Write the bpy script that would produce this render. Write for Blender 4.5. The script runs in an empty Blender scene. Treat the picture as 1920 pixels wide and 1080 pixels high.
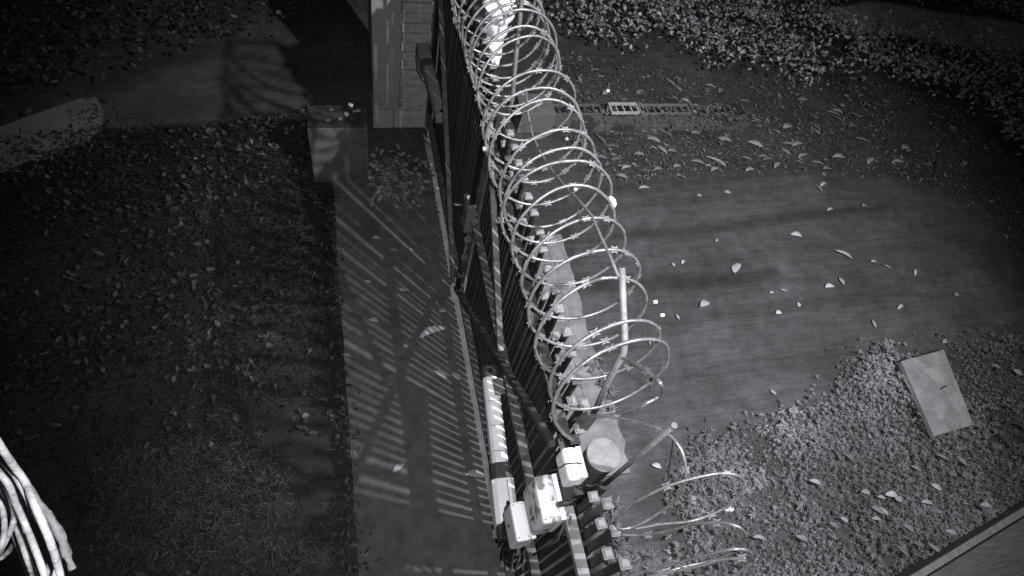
import bpy, bmesh, math, random
import numpy as np
from mathutils import Vector, Matrix, noise

random.seed(11)
RNG = np.random.default_rng(11)
S = bpy.context.scene
COL = S.collection

# ------------------------------------------------------------------ camera
CAMH = 4.6
F = 1143.0
AX = Vector((.9649, -.0771, .2505))      # world X seen in camera axes (right, down, forward)
AY = Vector((-.1974, -.8423, .5014))
AZ = Vector((.1724, -.5333, -.8281))
cd = bpy.data.cameras.new('camera'); cam = bpy.data.objects.new('camera', cd); COL.objects.link(cam)
right = Vector((AX.x, AY.x, AZ.x)).normalized()
back = -Vector((AX.z, AY.z, AZ.z)).normalized()
up = back.cross(right).normalized()
right = up.cross(back).normalized()
m = Matrix((right, up, back)).transposed().to_4x4(); m.translation = (0, 0, CAMH)
cam.matrix_world = m
cd.sensor_width = 36; cd.lens = F / 1920 * 36; cd.clip_start = .02; cd.clip_end = 300
S.camera = cam

# ------------------------------------------------------------------ world and lights (night, infrared lamps)
w = bpy.data.worlds.new('World'); S.world = w; w.use_nodes = True
nt = w.node_tree; bg = nt.nodes['Background']
sky = nt.nodes.new('ShaderNodeTexSky'); sky.sky_type = 'NISHITA'; sky.sun_disc = False
sky.sun_elevation = math.radians(4); sky.sun_rotation = math.radians(200)
bw = nt.nodes.new('ShaderNodeHueSaturation'); bw.inputs['Saturation'].default_value = 0.05
nt.links.new(sky.outputs[0], bw.inputs['Color']); nt.links.new(bw.outputs[0], bg.inputs[0])
bg.inputs[1].default_value = 0.012

def spot(name, loc, target, power, angle, blend, size):
    l = bpy.data.lights.new(name, 'SPOT'); l.energy = power; l.spot_size = math.radians(angle)
    l.spot_blend = blend; l.shadow_soft_size = size; l.color = (1.0, .975, 1.0)
    o = bpy.data.objects.new(name, l); COL.objects.link(o); o.location = loc
    d = Vector(target) - Vector(loc); o.rotation_euler = d.to_track_quat('-Z', 'Y').to_euler()
    return o
spot('camera_infrared_lamp', (.06, .03, CAMH + .03), (1.7, 2.0, 0), 450, 110, 1.0, .02)
spot('infrared_floodlight', (2.9, -.05, 6.0), (2.6, 3.0, 0), 2700, 84, 1.0, .05)

S.view_settings.view_transform = 'Standard'; S.view_settings.look = 'None'
S.view_settings.exposure = 0; S.view_settings.gamma = 1; S.view_settings.use_curve_mapping = False

# ------------------------------------------------------------------ helpers: points
def ray(px, py):
    v = Vector((px - 960, py - 540, F)); return Vector((v.dot(AX), v.dot(AY), v.dot(AZ)))
def G(px, py, h=0.0):                     # the point of the level plane h under this line of sight
    r = ray(px, py); s = (h - CAMH) / r.z; return Vector((r.x * s, r.y * s, h))
def PX(px, py, X):                        # the point of the upright plane x = X
    r = ray(px, py); s = X / r.x; return Vector((X, r.y * s, CAMH + r.z * s))
def poly2(pts): return [(G(x, y).x, G(x, y).y) for x, y in pts]

# ------------------------------------------------------------------ helpers: mesh
class MB:
    def __init__(s): s.v = []; s.f = []; s.sm = False
    def box(s, x0, x1, y0, y1, z0, z1, top=1.0):
        n = len(s.v); cx, cy = (x0 + x1) / 2, (y0 + y1) / 2
        for z, k in ((z0, 1), (z1, top)):
            for x, y in ((x0, y0), (x1, y0), (x1, y1), (x0, y1)): s.v.append((cx + (x - cx) * k, cy + (y - cy) * k, z))
        s.f += [tuple(n + i for i in q) for q in ((0, 3, 2, 1), (4, 5, 6, 7), (0, 1, 5, 4), (1, 2, 6, 5), (2, 3, 7, 6), (3, 0, 4, 7))]
        return s
    def bar(s, a, b, w, h, upv=(0, 0, 1)):
        a = Vector(a); b = Vector(b); d = (b - a).normalized(); u = Vector(upv)
        r = d.cross(u); r = r.normalized() if r.length > 1e-4 else Vector((1, 0, 0)); u = r.cross(d).normalized(); n = len(s.v)
        for p in (a, b):
            for i, j in ((-1, -1), (1, -1), (1, 1), (-1, 1)): s.v.append(tuple(p + r * (w / 2 * i) + u * (h / 2 * j)))
        s.f += [tuple(n + i for i in q) for q in ((0, 3, 2, 1), (4, 5, 6, 7), (0, 1, 5, 4), (1, 2, 6, 5), (2, 3, 7, 6), (3, 0, 4, 7))]
        return s
    def tube(s, pts, r, seg=8, rs=None, cap=True):
        s.sm = True; pts = [Vector(p) for p in pts]; n0 = len(s.v); ref = Vector((.13, .31, .94))
        prev = None
        for i, p in enumerate(pts):
            d = (pts[min(i + 1, len(pts) - 1)] - pts[max(i - 1, 0)]).normalized()
            if prev is None:
                u = d.cross(ref).normalized()
            else:
                u = (prev - d * prev.dot(d)).normalized()
            prev = u; v = d.cross(u); rr = rs[i] if rs else r
            for k in range(seg):
                a = 2 * math.pi * k / seg; s.v.append(tuple(p + u * (rr * math.cos(a)) + v * (rr * math.sin(a))))
        for i in range(len(pts) - 1):
            for k in range(seg):
                a = n0 + i * seg + k; b = n0 + i * seg + (k + 1) % seg; s.f.append((a, b, b + seg, a + seg))
        if cap:
            s.f.append(tuple(n0 + k for k in reversed(range(seg)))); e = n0 + (len(pts) - 1) * seg
            s.f.append(tuple(e + k for k in range(seg)))
        return s
    def prism(s, pts, z0, z1):
        n = len(s.v); c = len(pts)
        for z in (z0, z1):
            for x, y in pts: s.v.append((x, y, z))
        s.f.append(tuple(n + i for i in reversed(range(c)))); s.f.append(tuple(n + c + i for i in range(c)))
        for i in range(c): j = (i + 1) % c; s.f.append((n + i, n + j, n + c + j, n + c + i))
        return s
    def disc(s, c, r, z0, z1, seg=28):
        return s.prism([(c[0] + r * math.cos(2 * math.pi * k / seg), c[1] + r * math.sin(2 * math.pi * k / seg)) for k in range(seg)], z0, z1)

def wloc(p):
    v = Vector((0, 0, 0))
    while p: v += p.location; p = p.parent
    return v
def build(name, mb, mat, parent=None, bevel=0.0, local=False, smooth=None, org=None):
    off = Vector((0, 0, 0))
    if parent and not local: off = wloc(parent)
    if org is not None: off = Vector(org)
    me = bpy.data.meshes.new(name); me.from_pydata([tuple(Vector(v) - off) for v in mb.v], [], mb.f); me.update()
    if bevel:
        bm = bmesh.new(); bm.from_mesh(me)
        bmesh.ops.bevel(bm, geom=list(bm.edges), offset=bevel, segments=2, affect='EDGES', profile=.6)
        bm.normal_update(); bm.to_mesh(me); bm.free()
    if mb.sm if smooth is None else smooth:
        me.polygons.foreach_set('use_smooth', [len(p.vertices) < 6 for p in me.polygons])
    me.materials.append(mat)
    o = bpy.data.objects.new(name, me); COL.objects.link(o); o.parent = parent
    if org is not None: o.location = Vector(org) - (wloc(parent) if parent else Vector((0, 0, 0)))
    return o
def tag(o, label=None, cat=None, group=None, kind=None):
    if label: o['label'] = label
    if cat: o['category'] = cat
    if group: o['group'] = group
    if kind: o['kind'] = kind
    return o
def thing(name, loc, label, cat, group=None):
    o = bpy.data.objects.new(name, None); COL.objects.link(o); o.location = loc; o.empty_display_size = .1
    return tag(o, label, cat, group)
def share(name, me, loc, parent=None, rot=None):
    o = bpy.data.objects.new(name, me); COL.objects.link(o); o.parent = parent; o.location = loc
    if rot: o.rotation_euler = rot
    return o

# ------------------------------------------------------------------ helpers: materials
def mat(name, base, rough=.7, metal=0.0, var=.25, scale=12.0, bump=.15, bscale=60.0, attr=None, spots=None, tint=(1, .985, 1.03), spec=.4, streak=None):
    M = bpy.data.materials.new(name); M.use_nodes = True; n = M.node_tree.nodes; L = M.node_tree.links
    b = n['Principled BSDF']; b.inputs['Roughness'].default_value = rough; b.inputs['Metallic'].default_value = metal
    b.inputs['Specular IOR Level'].default_value = spec
    tc = n.new('ShaderNodeTexCoord'); mp = n.new('ShaderNodeMapping'); L.new(tc.outputs['Object'], mp.inputs[0])
    if streak: mp.inputs['Scale'].default_value = streak
    nz = n.new('ShaderNodeTexNoise'); nz.inputs['Scale'].default_value = scale; nz.inputs['Detail'].default_value = 8; nz.inputs['Roughness'].default_value = .65
    L.new(mp.outputs[0], nz.inputs['Vector'])
    cr = n.new('ShaderNodeValToRGB'); L.new(nz.outputs['Fac'], cr.inputs[0])
    lo, hi = base * (1 - var), base * (1 + var)
    cr.color_ramp.elements[0].position = .3; cr.color_ramp.elements[0].color = (lo * tint[0], lo * tint[1], lo * tint[2], 1)
    cr.color_ramp.elements[1].position = .7; cr.color_ramp.elements[1].color = (hi * tint[0], hi * tint[1], hi * tint[2], 1)
    out = cr.outputs[0]
    if spots:                              # (scale, threshold, value)
        n2 = n.new('ShaderNodeTexNoise'); n2.inputs['Scale'].default_value = spots[0]; n2.inputs['Detail'].default_value = 5
        L.new(mp.outputs[0], n2.inputs['Vector'])
        r2 = n.new('ShaderNodeValToRGB'); r2.color_ramp.elements[0].position = spots[1]; r2.color_ramp.elements[1].position = spots[1] + .08
        L.new(n2.outputs['Fac'], r2.inputs[0])
        mx = n.new('ShaderNodeMixRGB'); L.new(r2.outputs[0], mx.inputs[0]); L.new(out, mx.inputs[1])
        mx.inputs[2].default_value = (spots[2], spots[2], spots[2] * 1.03, 1); out = mx.outputs[0]
    if name == 'soil':
        m2 = n.new('ShaderNodeMapping'); m2.inputs['Scale'].default_value = (1.1, 13, 1); L.new(tc.outputs['Object'], m2.inputs[0])
        n3 = n.new('ShaderNodeTexNoise'); n3.inputs['Scale'].default_value = 1.6; n3.inputs['Detail'].default_value = 9; n3.inputs['Distortion'].default_value = 1.4; L.new(m2.outputs[0], n3.inputs['Vector'])
        r3 = n.new('ShaderNodeValToRGB'); L.new(n3.outputs['Fac'], r3.inputs[0]); r3.color_ramp.elements[0].position = .32; r3.color_ramp.elements[0].color = (.70, .70, .70, 1); r3.color_ramp.elements[1].position = .62
        x3 = n.new('ShaderNodeMixRGB'); x3.blend_type = 'MULTIPLY'; x3.inputs[0].default_value = 1; L.new(out, x3.inputs[1]); L.new(r3.outputs[0], x3.inputs[2])
        n4 = n.new('ShaderNodeTexNoise'); n4.inputs['Scale'].default_value = 120; n4.inputs['Detail'].default_value = 3; L.new(tc.outputs['Object'], n4.inputs['Vector'])
        r4 = n.new('ShaderNodeValToRGB'); L.new(n4.outputs['Fac'], r4.inputs[0]); r4.color_ramp.elements[0].position = .35; r4.color_ramp.elements[0].color = (.7, .7, .7, 1); r4.color_ramp.elements[1].position = .7; r4.color_ramp.elements[1].color = (1.25, 1.25, 1.25, 1)
        x4 = n.new('ShaderNodeMixRGB'); x4.blend_type = 'MULTIPLY'; x4.inputs[0].default_value = 1; L.new(x3.outputs[0], x4.inputs[1]); L.new(r4.outputs[0], x4.inputs[2]); out = x4.outputs[0]
    if attr:
        at = n.new('ShaderNodeAttribute'); at.attribute_name = attr
        mm = n.new('ShaderNodeMixRGB'); mm.blend_type = 'MULTIPLY'; mm.inputs[0].default_value = 1
        L.new(out, mm.inputs[1]); L.new(at.outputs['Color'], mm.inputs[2]); out = mm.outputs[0]
    L.new(out, b.inputs['Base Color'])
    if bump:
        nb = n.new('ShaderNodeTexNoise'); nb.inputs['Scale'].default_value = bscale; nb.inputs['Detail'].default_value = 6
        L.new(mp.outputs[0], nb.inputs['Vector'])
        bp = n.new('ShaderNodeBump'); bp.inputs['Strength'].default_value = bump; bp.inputs['Distance'].default_value = .01
        L.new(nb.outputs['Fac'], bp.inputs['Height']); L.new(bp.outputs[0], b.inputs['Normal'])
    return M
M_SOIL = mat('soil', 1.0, .9, var=.28, scale=7, bump=.7, bscale=38, attr='tone', spec=.2)
M_CONC = mat('worn_concrete', .085, .85, var=.32, scale=9, bump=.35, bscale=45, spots=(2.2, .56, .065), spec=.2)
M_KERB = mat('kerb_concrete', .095, .9, var=.2, scale=6, bump=.4, spots=(4, .5, .04), spec=.2)
M_CEM = mat('pale_cement', .19, .9, var=.35, scale=6, bump=.6, bscale=30, spec=.2)
M_PLAST = mat('pillar_plaster', .25, .9, var=.2, scale=4, bump=.4, bscale=40, spots=(3, .58, .2), spec=.2)
M_BRICK = mat('pillar_brick', .30, .9, var=.25, scale=14, bump=.5, bscale=60, spec=.2)
M_MORT = mat('mortar', .15, .95, var=.3, scale=20)
M_BLACK = mat('black_gate_paint', .012, .45, var=.6, scale=9, bump=.1, spots=(26, .66, .05), spec=.35)
M_RAIL = mat('dusty_rail_paint', .05, .6, var=.7, scale=18, bump=.2, spots=(9, .56, .09), spec=.35)
M_CAP = mat('dusty_cap', .19, .6, var=.25, scale=30, bump=.1, spots=(14, .6, .14))
M_PIPE = mat('black_pipe', .010, .55, var=.6, scale=8, spec=.3)
M_LID = mat('rusty_pipe_cap', .16, .7, var=.35, scale=16, bump=.25, spots=(22, .6, .26))
M_GALV = mat('galvanised_steel', .22, .42, metal=.45, var=.3, scale=30, bump=.1, spec=.6)
M_RAZ = mat('razor_steel', .24, .38, metal=.5, var=.35, scale=26, bump=.15, bscale=90, spec=.7)
M_BARB = mat('barb_steel', .22, .7, metal=.2, var=.3)
M_ARM = mat('grey_steel_arm', .13, .6, metal=.2, var=.35, scale=24, bump=.2)
M_WHITE = mat('white_plastic', .82, .45, var=.06, scale=8, bump=.03)
M_DIRTY = mat('stained_white_plastic', .78, .5, var=.1, scale=7, bump=.05, spots=(16, .50, .22))
M_MOTOR = mat('motor_housing', .80, .5, var=.08, scale=8, bump=.04)
M_MOTD = mat('motor_dark_plastic', .05, .5, var=.3, scale=10, bump=.1)
M_MOTG = mat('motor_weathered_grey', .17, .55, var=.2, scale=10, bump=.1)
M_RUB = mat('black_cable', .02, .5, var=.3, scale=10)
M_CABLE = mat('pale_cable', .27, .55, var=.15, scale=90, bump=.35, bscale=130, spots=(40, .62, .08))
M_TAPE = mat('dirty_tape', .09, .8, var=.5, scale=90, bump=.5, bscale=90)
M_SLAB = mat('lid_concrete', .21, .9, var=.3, scale=9, bump=.4, bscale=70, spots=(7, .55, .27), spec=.2)
M_WOOD = mat('weathered_board', .085, .85, var=.45, scale=5, bump=.6, bscale=18, streak=(1, 9, 1))
M_CLOTH = mat('white_sheet', .75, .9, var=.2, scale=12, bump=.3)
M_LEAF = mat('leaf', 1.0, .6, var=.2, scale=30, bump=.2, attr='tone', spec=.35)
M_IRON = mat('cast_iron', .05, .6, metal=.3, var=.3, scale=16)

# ------------------------------------------------------------------ ground
def inside(poly, x, y):
    x = np.asarray(x); y = np.asarray(y); r = np.zeros(x.shape, bool); n = len(poly); j = n - 1
    for i in range(n):
        xi, yi = poly[i]; xj, yj = poly[j]
        c = ((yi > y) != (yj > y)) & (x < (xj - xi) * (y - yi) / (yj - yi + 1e-12) + xi)
        r ^= c; j = i
    return r
Z_MUD = poly2([(1150, 362), (1215, 340), (1330, 330), (1430, 322), (1640, 328), (1760, 352), (1850, 420), (1900, 520), (1905, 640), (1760, 655), (1690, 665), (1580, 690), (1570, 740), (1500, 785), (1400, 805), (1290, 835), (1260, 880), (1180, 860), (1120, 640), (1080, 500), (1060, 400)])
Z_COVER = poly2([(1290, 845), (1380, 805), (1500, 785), (1565, 745), (1575, 690), (1640, 668), (1700, 665), (1830, 650), (1960, 640), (1990, 960), (1700, 1130), (1290, 1130), (1275, 960)])
Z_HEDGE = poly2([(1020, -60), (1030, 40), (1080, 75), (1160, 110), (1230, 95), (1330, 135), (1440, 140), (1500, 165), (1640, 150), (1780, 190), (1870, 270), (1930, 330), (1990, 400), (2100, 400), (2100, 0), (1990, -60)])
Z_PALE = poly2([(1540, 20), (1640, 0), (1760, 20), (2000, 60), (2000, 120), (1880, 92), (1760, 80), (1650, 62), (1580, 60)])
Z_LHEDGE = poly2([(-120, 260), (0, 225), (160, 172), (300, 125), (480, 70), (600, 55), (700, 10), (700, -60), (-120, -60)])
Z_TRACK = poly2([(190, 260), (185, 190), (300, 140), (480, 95), (690, 70), (690, 190), (560, 200), (380, 235)])
Z_LIT = poly2([(1040, 95), (1160, 110), (1330, 140), (1640, 150), (1760, 180), (1860, 260), (1940, 340), (1960, 560), (1880, 430), (1760, 352), (1640, 328), (1430, 322), (1215, 336), (1140, 350), (1090, 300), (1050, 250)])
Z_LAWN = poly2([(-150, 270), (180, 240), (380, 235), (580, 210), (585, 340), (625, 345), (622, 450), (634, 640), (660, 860), (705, 1150), (-250, 1150)])

X0, X1, Y0, Y1, ST = -6.0, 13.0, -3.0, 10.0, .04
nx = int((X1 - X0) / ST) + 1; ny = int((Y1 - Y0) / ST) + 1
gx, gy = np.meshgrid(np.linspace(X0, X1, nx), np.linspace(Y0, Y1, ny))
def fbm(x, y, s, seed=0):
    return noise.fractal(Vector((x * s + seed, y * s - seed, seed * .7)), 1.0, 2.0, 5)
fb = np.array([[fbm(x, y, 1.3, 3) for x in gx[0, ::2]] for y in gy[::2, 0]])
fb = np.kron(fb, np.ones((2, 2)))[:ny, :nx]
fb = (fb + np.roll(fb, 1, 0) + np.roll(fb, 1, 1) + np.roll(fb, (1, 1), (0, 1))) / 4
jx, jy = gx + fb * .10, gy + np.roll(fb, 17, 1) * .10
tone = np.full(gx.shape, .085); amp = np.full(gx.shape, .012)
mud = inside(Z_MUD, jx, jy); cov = inside(Z_COVER, jx, jy); hed = inside(Z_HEDGE, jx, jy) | inside(Z_LHEDGE, jx, jy)
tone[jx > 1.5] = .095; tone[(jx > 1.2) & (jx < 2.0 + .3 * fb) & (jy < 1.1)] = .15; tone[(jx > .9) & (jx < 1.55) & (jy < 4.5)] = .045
tone[inside(Z_LIT, jx, jy)] = .085
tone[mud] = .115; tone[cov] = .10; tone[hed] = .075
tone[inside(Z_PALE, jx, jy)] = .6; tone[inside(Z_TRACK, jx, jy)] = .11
tone[inside(Z_LAWN, jx, jy)] = .042
tone[(jx < -2.6) & (jy > 0)] *= .8
tone *= .66 * (1 + .35 * fb)
gz = -.03 + fb * amp
gz[mud] += (.006 * np.sin(gy * 46 + gx * 2.2 + fb * 5) * (np.clip((gy - 2.2) / 1.4, 0, 1)) + .012 * np.clip(fb, -1, 0))[mud]
tone[mud] *= (1 + .10 * np.sin(gy * 46 + gx * 2.2 + fb * 5) * np.clip((gy - 2.2) / 1.4, 0, 1))[mud]
edge = mud & ~(np.roll(mud, -1, 0)) & (gy > 3.2); tone[edge | (np.roll(edge, 1, 0) & (fb > 0))] *= .55; gz[edge] -= .03
rut = np.exp(-((gy - (2.75 + .06 * np.sin(gx * 1.3))) / .075) ** 2) * (gx > 1.9) * (gx < 4.2); gz -= .03 * rut; tone *= (1 - .6 * rut)
for (yc, bend, wd, st, xa, xb) in ((3.35, .10, .05, .30, 2.0, 6.5), (2.35, .07, .04, .22, 2.3, 6.0), (3.0, .12, .03, .2, 2.6, 5.2), (1.75, .05, .05, .15, 2.2, 5.5), (3.7, .14, .03, .25, 1.9, 5.0)):
    tr = np.exp(-((gy - (yc + bend * np.sin(gx * .7 + yc) + .04 * fb)) / wd) ** 2) * np.clip((gx - xa) * 2, 0, 1) * np.clip((xb - gx) * 1.2, 0, 1) * (.6 + .8 * np.clip(fb + .3, 0, 1))
    tone *= 1 - min(st * 1.9, .55) * tr; gz -= .008 * tr
gz[cov] += .01
gz = (gz + np.roll(gz, 1, 0) + np.roll(gz, 1, 1)) / 3
for k in range(2): tone = (tone + np.roll(tone, 1, 0) + np.roll(tone, 1, 1) + np.roll(tone, (1, 1), (0, 1))) / 4
gz[0, :] = gz[-1, :] = -.03; gz[:, 0] = gz[:, -1] = -.03
V = np.stack([gx, gy, gz], -1).reshape(-1, 3)
idx = np.arange(nx * ny).reshape(ny, nx)
Q = np.stack([idx[:-1, :-1], idx[:-1, 1:], idx[1:, 1:], idx[1:, :-1]], -1).reshape(-1, 4)
n0 = len(V); R = 90.0
V = np.vstack([V, [(-R, -R, -.03), (R, -R, -.03), (R, R, -.03), (-R, R, -.03)]])
T = np.concatenate([tone.reshape(-1), [.06] * 4])
faces = [tuple(q) for q in Q.tolist()]
bot = idx[0, :].tolist(); top = idx[-1, :].tolist(); lef = idx[:, 0].tolist(); rig = idx[:, -1].tolist()
faces.append(tuple([n0, n0 + 1] + bot[::-1])); faces.append(tuple([n0 + 1, n0 + 2] + rig[::-1]))
faces.append(tuple([n0 + 2, n0 + 3] + top)); faces.append(tuple([n0 + 3, n0] + lef))
def tonemesh(name, V, faces, T, mat, smooth=True):
    me = bpy.data.meshes.new(name); me.from_pydata(V.tolist() if hasattr(V, 'tolist') else V, [], faces); me.update()
    a = me.color_attributes.new('tone', 'FLOAT_COLOR', 'POINT')
    c = np.ones((len(T), 4), np.float32); c[:, 0] = T; c[:, 1] = T; c[:, 2] = T * 1.02
    a.data.foreach_set('color', c.reshape(-1))
    if smooth: me.polygons.foreach_set('use_smooth', [True] * len(me.polygons))
    me.materials.append(mat); o = bpy.data.objects.new(name, me); COL.objects.link(o); return o
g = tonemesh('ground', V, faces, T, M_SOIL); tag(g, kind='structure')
def gh(x, y):
    i = min(max(int((x - X0) / ST), 0), nx - 1); j = min(max(int((y - Y0) / ST), 0), ny - 1); return float(gz[j, i])

# concrete strip that runs under the gate, with a broken left edge
def strip(name, xl, xr, y0, y1, z0, z1, mat, amp=.02, step=.08, seed=1):
    L_, R_ = [], []; n = int((y1 - y0) / step)
    for i in range(n + 1):
        y = y0 + (y1 - y0) * i / n
        L_.append((xl + amp * fbm(0, y, 3.1, seed), y)); R_.append((xr + amp * fbm(5, y, 3.1, seed), y))
    mb = MB(); k = 0
    for z in (z0, z1):
        for a, b in zip(L_, R_): mb.v.append((a[0], a[1], z)); mb.v.append((b[0], b[1], z))
    N = 2 * (n + 1)
    for i in range(n):
        a = 2 * i; mb.f += [(N + a, N + a + 1, N + a + 3, N + a + 2), (a, a + 2, N + a + 2, N + a), (a + 1, N + a + 1, N + a + 3, a + 3)]
    mb.f += [(0, N, N + 1, 1), (2 * n, 2 * n + 1, N + 2 * n + 1, N + 2 * n)]
    return tag(build(name, mb, mat), kind='structure')
strip('path', -.115, 1.0, -1.6, 4.22, -.08, 0.0, M_CONC, .012)
strip('path', 1.5, 2.0, 1.0, 3.35, -.08, .012, M_CEM, .10, seed=5)
# footpath end on the far left; pale tone and rounded outline are painted light
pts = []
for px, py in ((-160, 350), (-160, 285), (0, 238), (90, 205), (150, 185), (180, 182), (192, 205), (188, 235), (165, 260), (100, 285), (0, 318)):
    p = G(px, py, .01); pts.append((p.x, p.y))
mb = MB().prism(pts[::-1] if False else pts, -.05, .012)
tag(build('footpath', mb, mat('lit_footpath', .17, .95, var=.25, scale=3)), kind='structure')

# ------------------------------------------------------------------ scatter of leaves and blades
def leaves(name, P, L, W, yaw, tilt, T, mat, fold=.25, roll=None, curl=.15):
    n = len(P); dx = np.cos(yaw); dy = np.sin(yaw); ct, st = np.cos(tilt), np.sin(tilt)
    D = np.stack([dx * ct, dy * ct, st], -1); Sd = np.stack([-dy, dx, np.zeros(n)], -1)
    U = np.cross(D, Sd)
    if roll is not None:
        c, s = np.cos(roll)[:, None], np.sin(roll)[:, None]; Sd, U = Sd * c + U * s, U * c - Sd * s
    L = L[:, None]; W = W[:, None]
    def pt(a, b, c): return P + D * L * a + Sd * W * b + U * L * c
    vs = np.stack([pt(0, 0, 0), pt(.3, .5, fold * .3), pt(.72, .38, fold * .2 - curl * .3), pt(1, 0, -curl), pt(.72, -.38, fold * .2 - curl * .3), pt(.3, -.5, fold * .3)], 1)
    V = vs.reshape(-1, 3); b = (np.arange(n) * 6)[:, None]
    q = np.concatenate([b + np.array([[0, 1, 2, 3]]), b + np.array([[0, 3, 4, 5]])], 1).reshape(-1, 4)
    me = bpy.data.meshes.new(name); me.vertices.add(len(V)); me.vertices.foreach_set('co', V.reshape(-1).astype(np.float32))
    me.loops.add(q.size); me.loops.foreach_set('vertex_index', q.reshape(-1).astype(np.int32))
    me.polygons.add(len(q)); me.polygons.foreach_set('loop_start', (np.arange(len(q)) * 4).astype(np.int32))
    me.update(calc_edges=True); me.validate()
    a = me.color_attributes.new('tone', 'FLOAT_COLOR', 'POINT'); c = np.ones((len(V), 4), np.float32)
    t = np.repeat(T, 6); c[:, 0] = t; c[:, 1] = t * .99; c[:, 2] = t * 1.02; a.data.foreach_set('color', c.reshape(-1))
    me.materials.append(mat); o = bpy.data.objects.new(name, me); COL.objects.link(o); return o
def sample(poly, dens, excl=()):
    xs = [p[0] for p in poly]; ys = [p[1] for p in poly]; A = (max(xs) - min(xs)) * (max(ys) - min(ys)); n = int(A * dens)
    x = RNG.uniform(min(xs), max(xs), n); y = RNG.uniform(min(ys), max(ys), n); k = inside(poly, x, y)
    for e in excl: k &= ~inside(e, x, y)
    return x[k], y[k]
def nzv(x, y, s, seed=0): return np.array([noise.noise(Vector((a * s + seed, b * s, seed * 1.7))) for a, b in zip(x, y)])
def U_(a, b, n): return RNG.uniform(a, b, n)

# hedge / shrubbery behind, right
def shrub(name, poly, dens, label, tlo, thi, excl=(), hgt=.42):
    x, y = sample(poly, dens, excl); n = len(x); c = nzv(x, y, 1.1, 4); c2 = nzv(x, y, 3.3, 9)
    x = x + RNG.normal(0, .13, n); y = y + RNG.normal(0, .13, n)
    keep = (c2 + U_(-.5, .6, n)) > -.05; x, y, c, c2 = x[keep], y[keep], c[keep], c2[keep]; n = len(x)
    top = .10 + hgt * np.clip(.45 + .8 * c + .5 * c2, .05, 1)
    z = top * np.sqrt(U_(.15, 1, n))
    T = U_(tlo, thi, n) * (1 + .9 * (U_(0, 1, n) > .93))
    return tag(leaves(name, np.stack([x, y, z], -1), U_(.035, .08, n), U_(.022, .045, n), U_(0, 6.283, n), RNG.normal(.1, .5, n), T, M_LEAF, roll=RNG.normal(0, .5, n)), label, 'shrub', kind='stuff')
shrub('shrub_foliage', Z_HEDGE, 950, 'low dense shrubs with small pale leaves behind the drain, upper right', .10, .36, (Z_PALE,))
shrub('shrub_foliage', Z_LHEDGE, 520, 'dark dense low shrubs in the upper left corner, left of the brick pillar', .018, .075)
# star shaped ground cover, lower right
x, y = sample(Z_COVER, 2500); x = x + RNG.normal(0, .10, len(x)); y = y + RNG.normal(0, .10, len(x)); c = nzv(x, y, 2.2, 2) + .6 * nzv(x, y, 6, 12); k = (c + U_(-.45, .45, len(x))) > -.14; x, y = x[k], y[k]; n = len(x)
e = 7; X = np.repeat(x, e); Y = np.repeat(y, e); N = n * e
yaw = np.tile(np.arange(e) * 2 * math.pi / e, n) + np.repeat(U_(0, 6.28, n), e) + RNG.normal(0, .25, N)
Zc = np.repeat(U_(-.02, .06, n), e)
P = np.stack([X, Y, Zc], -1); sz = np.repeat(U_(.30, .80, n) * np.clip(1 + .8 * nzv(x, y, 2.0, 40), .5, 1.5), e)
tag(leaves('ground_cover', P, sz * U_(.025, .055, N), sz * U_(.008, .017, N), yaw, U_(.0, .9, N), np.repeat(U_(.07, .19, n) * np.clip(1 + .7 * nzv(x, y, 1.1, 50), .5, 1.5), e) * U_(.8, 1.2, N), M_LEAF), 'low star leaved ground cover growing round the concrete lid', 'ground cover', kind='stuff')
x, y = sample(Z_COVER, 1500); n = len(x)
tag(leaves('ground_cover', np.stack([x, y, U_(-.02, .04, n)], -1), U_(.012, .035, n), U_(.006, .016, n), U_(0, 6.28, n), RNG.normal(.2, .4, n), U_(.05, .15, n), M_LEAF, roll=RNG.normal(0, .5, n)), 'small mixed leaves filling between the star leaved plants', 'ground cover', kind='stuff')
# weeds at the fence foot and through the cement
fx = np.concatenate([RNG.normal(1.62, .1, 36), RNG.normal(1.74, .12, 40), RNG.normal(1.98, .05, 22)])
fy = np.concatenate([RNG.normal(.76, .07, 36), RNG.normal(.42, .10, 40), RNG.uniform(1.5, 2.0, 22)])
e = 8; n = len(fx); N = n * e; yaw = U_(0, 6.28, N)
tag(leaves('weeds', np.stack([np.repeat(fx, e), np.repeat(fy, e), np.repeat(U_(0, .05, n), e)], -1), U_(.03, .07, N), U_(.008, .014, N), yaw, U_(.2, 1.2, N), U_(.10, .22, N), M_LEAF), 'small tufts of weeds sprouting outside the fence panel pickets', 'weeds', kind='stuff')
# litter right
x, y = sample(Z_LIT, 170); n = len(x); c = nzv(x, y, 1.7, 6); k = (c + U_(-.4, .4, n)) > -.1; x, y = x[k], y[k]; n = len(x)
z = np.array([gh(a, b) for a, b in zip(x, y)]) + U_(.004, .03, n)
tag(leaves('leaf_litter', np.stack([x, y, z], -1), U_(.03, .10, n), U_(.014, .032, n), RNG.normal(0, 1.2, n), RNG.normal(.05, .22, n), U_(.05, .2, n), M_LEAF, roll=RNG.normal(0, .5, n), curl=.2), 'dry leaves and debris littering the soil round the drain grates', 'leaf litter', kind='stuff')
x, y = sample(Z_LIT, 900); n = len(x); z = np.array([gh(a, b) for a, b in zip(x, y)]) + U_(0, .02, n)
tag(leaves('fine_debris', np.stack([x, y, z], -1), U_(.012, .05, n), U_(.006, .02, n), U_(0, 6.28, n), RNG.normal(.1, .4, n), U_(.03, .12, n), M_LEAF), 'fine crumbled leaf debris on the soil behind the bare earth', 'leaf litter', kind='stuff')
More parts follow.
